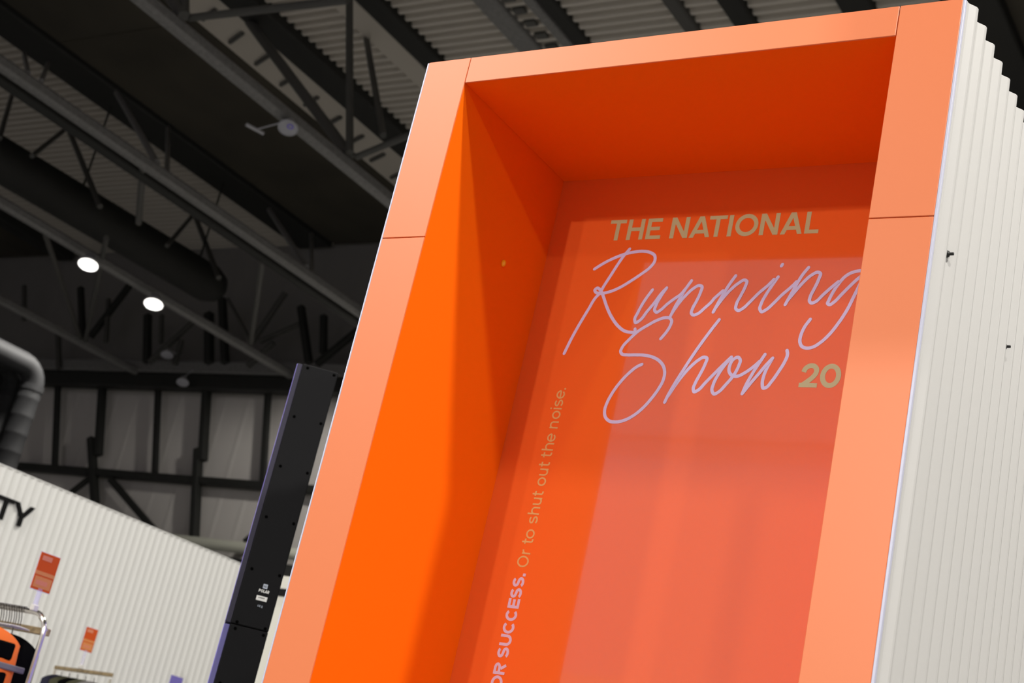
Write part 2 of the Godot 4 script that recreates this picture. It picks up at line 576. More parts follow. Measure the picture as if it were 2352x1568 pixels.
	for row in [[-16.45, -13.45, 11.95, 12.06, "blackout", "blackout_shade_board"], [-13.45, -12.5, 11.97, 12.06, "roof_pale", "pale_board"],
			[-30.0, -24.6, 11.95, 12.06, "blackout", "blackout_shade_board"], [-2.1, 3.0, 11.95, 12.06, "blackout", "blackout_shade_board"]]:  # last boards stand for dimly lit deck, shade put into their colour
		var x0: float = -17.4
		for k in 6:
			st = begin()
			span(st, Vector3(row[0], row[2], x0), Vector3(row[1], row[3], x0 + 7.4), 0.008)
			obj(row[5], st, row[4], c)
			x0 += 7.41
	for k in 44:
		st = begin()
		bar(st, Vector3(-13.28, 11.94, -16.8 + k * 0.62), Vector3(-12.85, 11.94, -16.62 + k * 0.62), 0.06, 0.05)
		obj("cleat", st, "steel_dark", c)
	# beams along the hall: x from, x to, underside, top, material; shade is put into the dark ones' colour
	for row in [[-17.35, -16.5, 11.88, 12.06, "steel_black"], [-12.5, -11.95, 11.86, 12.06, "steel_black"],
			[-10.95, -10.5, 11.98, 12.06, "roof_pale"], [-10.42, -10.05, 11.9, 12.06, "steel_black"],
			[-8.72, -8.38, 11.92, 12.04, "steel_grey"], [-8.02, -7.86, 11.93, 12.06, "steel_grey"], [-7.84, -7.6, 11.95, 12.06, "steel_black"],  # black row is the shadow beside its beam, drawn as a strip
			[-6.15, -5.95, 11.92, 12.06, "steel_dark"], [-5.45, -5.15, 11.92, 12.06, "steel_black"], [-4.0, -3.6, 11.9, 12.06, "steel_black"],
			[-2.75, -2.1, 11.8, 12.06, "steel_black"], [-0.4, 0.1, 11.8, 12.06, "steel_black"], [-21.9, -21.4, 11.8, 12.06, "steel_black"], [-24.6, -24.1, 11.8, 12.06, "steel_black"], [3.0, 3.4, 11.8, 12.06, "steel_black"], [7.0, 7.4, 11.8, 12.06, "steel_black"]]:
		st = begin()
		span(st, Vector3(row[0], row[2], -17.4), Vector3(row[1], row[3], 26.9), 0.02)
		obj("roof_beam", st, row[4], c)
	for k in 60:
		st = begin()
		span(st, Vector3(-8.30, 11.95, -16.6 + k * 0.30), Vector3(-8.12, 12.0, -16.48 + k * 0.30), 0.004)
		obj("slot", st, "steel_dark", c)

	# unseen glowing roof and gable panes added behind the camera as fill light
	for k in 4:
		var r := struct("added_window_%d" % (k + 1))
		for j in 10:
			var pm := BoxMesh.new()
			pm.size = Vector3(4.35, 0.04, 4.42)
			obj_mesh("pane", pm, "added_glow_sheet", r).position = Vector3(-23.825 + 4.4 * j, 11.72, 11.21 + 4.45 * k)
	var gb := struct("added_window_5")
	for j in 10:
		var gm2 := BoxMesh.new()
		gm2.size = Vector3(4.35, 7.5, 0.06)
		obj_mesh("pane", gm2, "added_glow_sheet", gb).position = Vector3(-23.825 + 4.4 * j, 7.95, 26.93)
	var day := AreaLight3D.new()  # fill light added in front of the glowing gable panes
	day.name = "added_fill"
	day.area_size = Vector2(43.0, 6.5)
	day.light_energy = 15.0
	day.light_color = Color(0.93, 0.93, 1.0)
	day.area_range = 80.0
	day.shadow_enabled = true
	add_child(day, true)
	day.position = Vector3(-4.0, 7.9, 26.8)

func trusses() -> void:
	# bottom chords run along the hall at 9 m; webs and cross ties start at them
	var T := {}
	var rows := [["near", -9.25, 0.17, "grey steel roof truss with the thickest bottom tube, beside the dark blackout boards"],
		["second", -12.38, 0.17, "grey steel roof truss on the far side of the dark blackout boards"],
		["third", -16.24, 0.15, "grey steel roof truss carrying the two lit high bay lamps"],
		["fourth", -20.45, 0.14, "dark grey steel roof truss lowest in view, ending above the silver ducts"]]
	for r in rows:
		var t := thing("roof_truss", r[3], "roof truss", Vector3(r[1], 9.0, 0))
		var st := begin()
		box(st, Vector3.ZERO, Vector3(r[2], 0.16, 25.5), 0.035, Transform3D(Basis(), Vector3(0, 0, -4.35)))
		obj("bottom_chord", st, "steel_grey", t)
		T[r[0]] = t
		if r[0] == "second":
			st = begin()
			box(st, Vector3.ZERO, Vector3(0.20, 0.10, 25.5), 0.02, Transform3D(Basis(), Vector3(-0.40, 0.02, -4.35)))
			obj("shadow_strip", st, "steel_black", t)  # dark strip added to draw the shadow band along the chord
	var webs := func(which: String, list: Array, m: String, called: String) -> void:
		var t: Node3D = T[which]
		for s in list:
			var st := begin()
			var a: Vector3 = s[0] - t.position
			var b: Vector3 = s[1] - t.position
			tube(st, [a, b], s[2] * 0.55, 10)
			obj(called, st, m, t)
	webs.call("near", [[Vector3(-9.13,9.10,-9.40),Vector3(-10.17,12.00,-9.54),0.09], [Vector3(-9.12,9.10,-6.37),Vector3(-10.80,12.00,-6.92),0.09], [Vector3(-9.19,9.10,-9.48),Vector3(-12.46,11.90,-10.14),0.13], [Vector3(-9.14,9.10,-6.38),Vector3(-12.38,11.90,-6.37),0.13], [Vector3(-8.96,9.50,-9.72),Vector3(-10.98,12.00,-11.04),0.08], [Vector3(-9.12,9.10,-9.53),Vector3(-8.24,9.40,-9.53),0.08], [Vector3(-9.16,9.13,-6.47),Vector3(-6.93,9.04,-6.47),0.08]], "steel_dark", "web_member")
	webs.call("second", [[Vector3(-12.45,9.10,-9.56),Vector3(-15.43,11.30,-11.75),0.07], [Vector3(-12.37,9.10,-9.27),Vector3(-15.49,11.30,-10.63),0.09], [Vector3(-12.38,9.10,-12.59),Vector3(-15.66,11.30,-14.68),0.09], [Vector3(-12.43,9.10,-12.80),Vector3(-15.47,11.30,-15.69),0.07], [Vector3(-12.37,9.10,-6.98),Vector3(-16.24,11.30,-9.34),0.06], [Vector3(-12.34,9.10,-7.17),Vector3(-16.03,11.30,-9.65),0.06]], "steel_grey", "web_member")
	webs.call("second", [[Vector3(-14.23,9.05,-10.81),Vector3(-12.44,9.05,-9.10),0.09], [Vector3(-16.00,9.05,-15.50),Vector3(-12.80,9.05,-12.06),0.09]], "steel_dark", "tie")
	webs.call("third", [[Vector3(-15.96,9.80,-9.89),Vector3(-18.00,11.60,-11.80),0.07], [Vector3(-16.19,9.80,-11.56),Vector3(-18.12,11.60,-11.85),0.09], [Vector3(-16.07,9.80,-13.03),Vector3(-17.88,11.60,-15.02),0.07], [Vector3(-16.03,9.80,-14.33),Vector3(-18.04,11.60,-15.04),0.09], [Vector3(-16.06,9.80,-9.33),Vector3(-18.20,11.60,-10.66),0.07]], "steel_dark", "web_member")
	webs.call("third", [[Vector3(-20.49,9.05,-15.46),Vector3(-16.55,9.05,-11.00),0.08], [Vector3(-20.36,9.05,-15.46),Vector3(-15.38,9.05,-11.24),0.08]], "steel_dark", "tie")

func lamps() -> void:
	# high bay lamps: a lathed housing, a hook and a round face; the lit ones carry a spot just below the face
	var lit := [
		[Vector3(-15.86, 8.74, -11.45), Vector3(0.30, -1, 0.24), 22.0, "lit round high bay lamp under the truss, further from the end wall", 1],
		[Vector3(-15.90, 8.74, -12.99), Vector3(0.30, -1, 0.24), 22.0, "lit round high bay lamp under the truss, nearer the end wall", 1],
		[Vector3(3.85, 8.8, 3.29), Vector3(-0.10, -1, -0.10), 25.0, "lit round high bay lamp high up in front of the totem's right half", 0],
		[Vector3(7.17, 8.8, 1.82), Vector3(-0.20, -1, -0.05), 58.0, "lit round high bay lamp well to the right of the totem", 0],
		[Vector3(-4.40, 8.8, 3.28), Vector3(0.10, -1, -0.10), 30.0, "lit round high bay lamp to the left in front of the totem", 0],
		[Vector3(-2.10, 8.8, 22.3), Vector3(0.12, -0.29, -1), 112.0, "lit round high bay lamp by the added glowing gable, further right of the two", 0],
		[Vector3(-4.2, 8.8, 24.0), Vector3(0.19, -0.27, -1), 56.0, "added high bay lamp softening the niche shadow by the glowing gable, further left of the two", 0],  # added far lamp that softens the shadow edge in the niche
		[Vector3(-6.6, 8.8, 7.5), Vector3(0.1, -1, -0.1), 30.0, "lit round high bay lamp over the aisle in front of the stand wall", 0],
		[Vector3(-2.6, 8.8, -5.2), Vector3(0, -1, 0), 38.0, "added high bay lamp above the video screen that brightens the stand wall", 0],  # unseen lamp added to brighten the stand wall
		[Vector3(-13.0, 8.8, 10.0), Vector3(0.1, -1, -0.1), 18.0, "added unseen high bay lamp for fill light over the left aisle", 0],  # fill lamp put in for the left of the hall
		[Vector3(14.0, 8.8, 12.0), Vector3(-0.1, -1, -0.1), 40.0, "added unseen high bay lamp for fill light over the right aisle", 0],  # fill lamp put in for the right of the hall
		[Vector3(-12.1, 8.8, -14.3), Vector3(-0.2, -1, -0.1), 18.0, "added high bay lamp that brightens the end wall, hidden by the totem", 0],  # added, hidden lamp that lifts the end wall
		[Vector3(9.0, 8.8, -9.0), Vector3(0, -1, 0), 30.0, "added unseen high bay lamp for fill light behind the totem on the right", 0],  # unseen lamp put in to light the rear right
		[Vector3(-1.0, 8.8, -12.5), Vector3(0, -1, 0), 30.0, "added unseen high bay lamp for fill light behind the totem", 0],  # unseen lamp put in to light the rear of the hall
	]
	for r in lit:
		var l := lamp(r[0], r[1], r[3], true, false, 0.82, Vector3(-16.2, 8.95, r[0].z - 0.25) if r[4] == 1 else Vector3.INF)
		var s := SpotLight3D.new()
		s.name = "lamp_light"
		s.light_energy = r[2]
		s.light_color = Color(1.0, 0.985, 0.955)
		s.light_size = 0.17
		s.spot_range = 80.0
		s.spot_attenuation = 2.0
		s.spot_angle = 17.0 if r[3].contains("gable") else (70.0 if r[4] == 1 else 80.0)
		s.spot_angle_attenuation = 0.25
		s.shadow_enabled = true
		l.add_child(s, true)
		s.position = Vector3(0, -0.11, 0)
		s.rotation_degrees = Vector3(-90, 0, 0)
	lamp(Vector3(-9.17, 8.86, -8.33), Vector3(0.30, -1, 0.30), "unlit grey high bay lamp with a violet ring below the dark blackout boards", false, true, 0.58, Vector3(-9.27, 8.95, -8.5))
	lamp(Vector3(-19.26, 9.24, -16.6), Vector3(0.30, -1, 0.24), "unlit grey high bay lamp above the end wall beam", false, false, 0.6, Vector3(-19.3, 9.35, -17.0))
	lamp(Vector3(-18.76, 8.72, -16.75), Vector3(0.30, -1, 0.24), "unlit grey high bay lamp at the underside of the end wall beam", false, false, 0.6, Vector3(-18.8, 9.1, -17.0))
	var st := begin()
	tube(st, [Vector3(-9.80, 8.90, -8.27), Vector3(-9.72, 8.90, -8.50)], 0.022, 10)
	tube(st, [Vector3(-9.76, 8.90, -8.40), Vector3(-9.25, 8.90, -8.30)], 0.009, 8)
	var arm := obj("lamp_bracket", st, "lamp_body")
	tag(arm, "thin pale bracket arm beside the unlit lamp with the violet ring", "bracket")

func lamp(at: Vector3, facing: Vector3, label: String, lit: bool, ring := false, big := 0.82, hold := Vector3.INF) -> Node3D:
	var o := thing("high_bay_lamp", label, "lamp", at)
	var y := -facing.normalized()
	var x := y.cross(Vector3.BACK).normalized()
	o.basis = Basis(x, y, x.cross(y)).scaled_local(Vector3(big, big, big))
	var st := begin()
	lathe(st, [Vector2(0.19, -0.07), Vector2(0.205, -0.075), Vector2(0.205, -0.03), Vector2(0.17, 0.02), Vector2(0.11, 0.06), Vector2(0.09, 0.16), Vector2(0.05, 0.18), Vector2(0.0, 0.18)], Transform3D.IDENTITY, 28)
	obj("housing", st, "lamp_body", o)
	st = begin()
	lathe(st, [Vector2(0.0, -0.078), Vector2(0.12, -0.076), Vector2(0.188, -0.066)], Transform3D.IDENTITY, 28)
	obj("lamp_face", st, "lamp_face" if lit else "lamp_lens_off", o)
	if ring:
		st = begin()
		lathe(st, [Vector2(0.04, -0.085), Vector2(0.055, -0.09), Vector2(0.07, -0.085), Vector2(0.055, -0.075), Vector2(0.04, -0.085)], Transform3D(Basis(), Vector3(0.08, 0, 0.02)), 20)
		obj("lens_ring", st, "lilac_ring", o)
	st = begin()
	var grip: Vector3 = Vector3(0, 3.03 if at.x < -10.0 and at.z < 8.9 else 3.0 if at.z < 8.9 else 2.92, 0) if hold == Vector3.INF else hold - at
	tube(st, [Vector3(0, 0.17, 0), o.basis.inverse() * grip], 0.016, 8)
	obj("hook", st, "lamp_body", o)
	return o

func ducts() -> void:
	# three spiral ducts that drop down in front of the end wall
	var names := ["silver spiral duct nearest the end wall posts, rightmost of the three", "silver spiral duct in the middle of the three beside the end wall", "silver spiral duct furthest left of the three beside the end wall"]
	for k in 3:
		var x := -16.93 - 0.43 * k
		var t := thing("ventilation_duct", names[k], "duct", Vector3(x, -0.22, -12.0), "ducts by the end wall")
		var pts := [Vector3(0, 0.24, 0), Vector3(0, 3.0, 0)]
		var y := 3.2
		var rad := [0.185, 0.185]
		while y < 7.0:
			pts.append_array([Vector3(0, y, 0), Vector3(0, y + 0.02, 0), Vector3(0, y + 0.04, 0)])
			rad.append_array([0.185, 0.191, 0.185])
			y += 0.3
		for a in 7:
			var g := deg_to_rad(15.0 * a)
			pts.append(Vector3(0, 7.0 + 0.32 * sin(g), 0.32 * (1.0 - cos(g))))
			rad.append(0.185)
		pts.append(Vector3(0, 7.32, 9.0))
		rad.append(0.185)
		var st := begin()
		tube(st, pts, rad, 20)
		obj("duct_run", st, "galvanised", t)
		for yy in [7.0, 5.2]:
			st = begin()
			tube(st, [Vector3(0, yy - 0.05, 0), Vector3(0, yy + 0.05, 0)], 0.2, 20)
			obj("collar", st, "galvanised", t)
	# the fat black air duct under the roof
	var b := thing("air_duct", "fat black round air duct hung under the roof along the trusses", "duct", Vector3(-16.95, 10.0, -15.2))
	var sb := begin()
	tube(sb, [Vector3(0.05, 0, -0.12), Vector3(0.03, 0, 0.0), Vector3(0, 0, 0.25), Vector3(-0.3, 0, 6.0), Vector3(-0.6, 0, 20.0)], [0.12, 0.27, 0.36, 0.36, 0.36], 18)
	obj("duct_run", sb, "steel_black", b)
	for k in 5:
		sb = begin()
		tube(sb, [Vector3(-0.05 * k * 3.0, 0.3, 0.6 + 2.8 * k), Vector3(-0.05 * k * 3.0, 2.3, 0.6 + 2.8 * k)], 0.02, 6)
		obj("hanger_rod", sb, "steel_black", b)

# ---------------------------------------------------------------- the totem
func totem() -> void:
	var t := thing("display_totem", "tall orange framed display totem with a deep niche and white corrugated sides", "totem")
	var a := 0.137       # left jamb
	var c := 1.30        # right jamb starts here
	var hb := 3.453      # underside of the header
	var g := 0.0012      # half a joint
	for r in [[0.0, 3.0 + g, a - g, TOP], [0.0, 0.0, a - g, 3.0 - g], [c + g, 3.0 + g, WIDE, TOP], [c + g, 0.0, WIDE, 3.0 - g], [a + g, hb, c - g, TOP]]:
		var st := begin()
		span(st, Vector3(r[0], r[1], -0.005), Vector3(r[2], r[3], 0.0), 0.0010)
		obj("front_panel", st, "fascia", t)
	# dark backing behind the joints
	var st := begin()
	span(st, Vector3(0.0125, 0.02, -0.030), Vector3(a - 0.0165, TOP - 0.022, -0.0055), 0.001)
	span(st, Vector3(c + 0.0165, 0.02, -0.030), Vector3(WIDE - 0.0125, TOP - 0.022, -0.0055), 0.001)
	span(st, Vector3(a - 0.016, hb + 0.0165, -0.030), Vector3(c + 0.016, TOP - 0.022, -0.0055), 0.001)
	obj("backing_board", st, "lining", t)
	# niche lining
	for r in [["side_lining", Vector3(a - 0.016, 0.0, -DEEP), Vector3(a - 0.0015, hb + 0.016, -0.0056)], ["side_lining", Vector3(c + 0.0015, 0.0, -DEEP), Vector3(c + 0.016, hb + 0.016, -0.0056)],
			["soffit_lining", Vector3(a - 0.001, hb + 0.0015, -DEEP), Vector3(c + 0.001, hb + 0.016, -0.0056)], ["plinth_lining", Vector3(a, 0.0, -DEEP), Vector3(c, 0.12, -0.0056)]]:
		st = begin()
		span(st, r[1], r[2], 0.0008)
		obj(r[0], st, "lining", t)
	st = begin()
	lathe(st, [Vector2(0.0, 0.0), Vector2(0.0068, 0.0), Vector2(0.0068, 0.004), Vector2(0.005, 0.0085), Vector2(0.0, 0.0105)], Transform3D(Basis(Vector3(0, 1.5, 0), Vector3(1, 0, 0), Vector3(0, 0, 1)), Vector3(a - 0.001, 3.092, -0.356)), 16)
	obj("glint_bead", st, "amber_glint", t).set_meta("label", "small amber bead added as a bright glint on the inner side of the niche")  # amber bead added in place of a bright glint on the niche side
	# printed back panel with its lettering
	st = begin()
	span(st, Vector3(a - 0.01, 0.0, -DEEP - 0.018), Vector3(c + 0.01, hb + 0.01, -DEEP), 0.0005)
	var bp := obj("back_panel", st, "print", t)
	lettering(bp)
	# white edge strips and corrugated cladding
	for s in [[-0.0058, -0.0002], [WIDE + 0.0002, WIDE + 0.0062]]:
		st = begin()
		span(st, Vector3(s[0], 0.0, -0.02), Vector3(s[1], TOP - 0.001, -0.0006), 0.001)
		obj("edge_strip", st, "white_edge", t)
	var length := 1.62
	for s in [1, -1]:
		st = begin()
		var pr := rib_profile(length, 0.0085, PITCH, 0.0120, 0.0185, 0.0150)
		var x: float = WIDE + 0.0068 if s > 0 else -0.0068
		sheet(st, pr, Vector3(x, 0.0, -0.0102), Vector3.FORWARD, Vector3(s, 0, 0), Vector3(0, TOP - 0.0015, 0), 0.0012)
		obj("corrugated_sheet", st, "white_sheet", t)
	st = begin()
	span(st, Vector3(0.0, TOP - 0.02, -length), Vector3(WIDE, TOP - 0.002, -0.0055), 0.001)
	obj("top_board", st, "board_white", t)
	st = begin()
	span(st, Vector3(0.0, 0.0, -length - 0.02), Vector3(WIDE, TOP - 0.002, -length), 0.001)
	obj("rear_board", st, "board_white", t)
	for s in [0.006, WIDE - 0.006]:
		st = begin()
		span(st, Vector3(s - 0.006, 0.0, -length), Vector3(s + 0.006, TOP - 0.021, -0.0055), 0.001)
		obj("side_board", st, "board_white", t)
	# two black bolts that stick out of the right side
	for z in [-0.089, -0.597]:
		st = begin()
		var xf := Transform3D(Basis(Vector3(0, 1, 0), Vector3(1, 0, 0), Vector3(0, 0, -1)), Vector3(WIDE + 0.0068, 2.955, z))
		lathe(st, [Vector2(0.0, 0.0), Vector2(0.0075, 0.0), Vector2(0.0075, 0.003), Vector2(0.0062, 0.0065), Vector2(0.0034, 0.007), Vector2(0.0036, 0.0085), Vector2(0.003, 0.010), Vector2(0.0036, 0.0115), Vector2(0.003, 0.013), Vector2(0.0036, 0.0145), Vector2(0.003, 0.016), Vector2(0.0, 0.017)], xf, 16)
		obj("bolt", st, "black_metal", t)

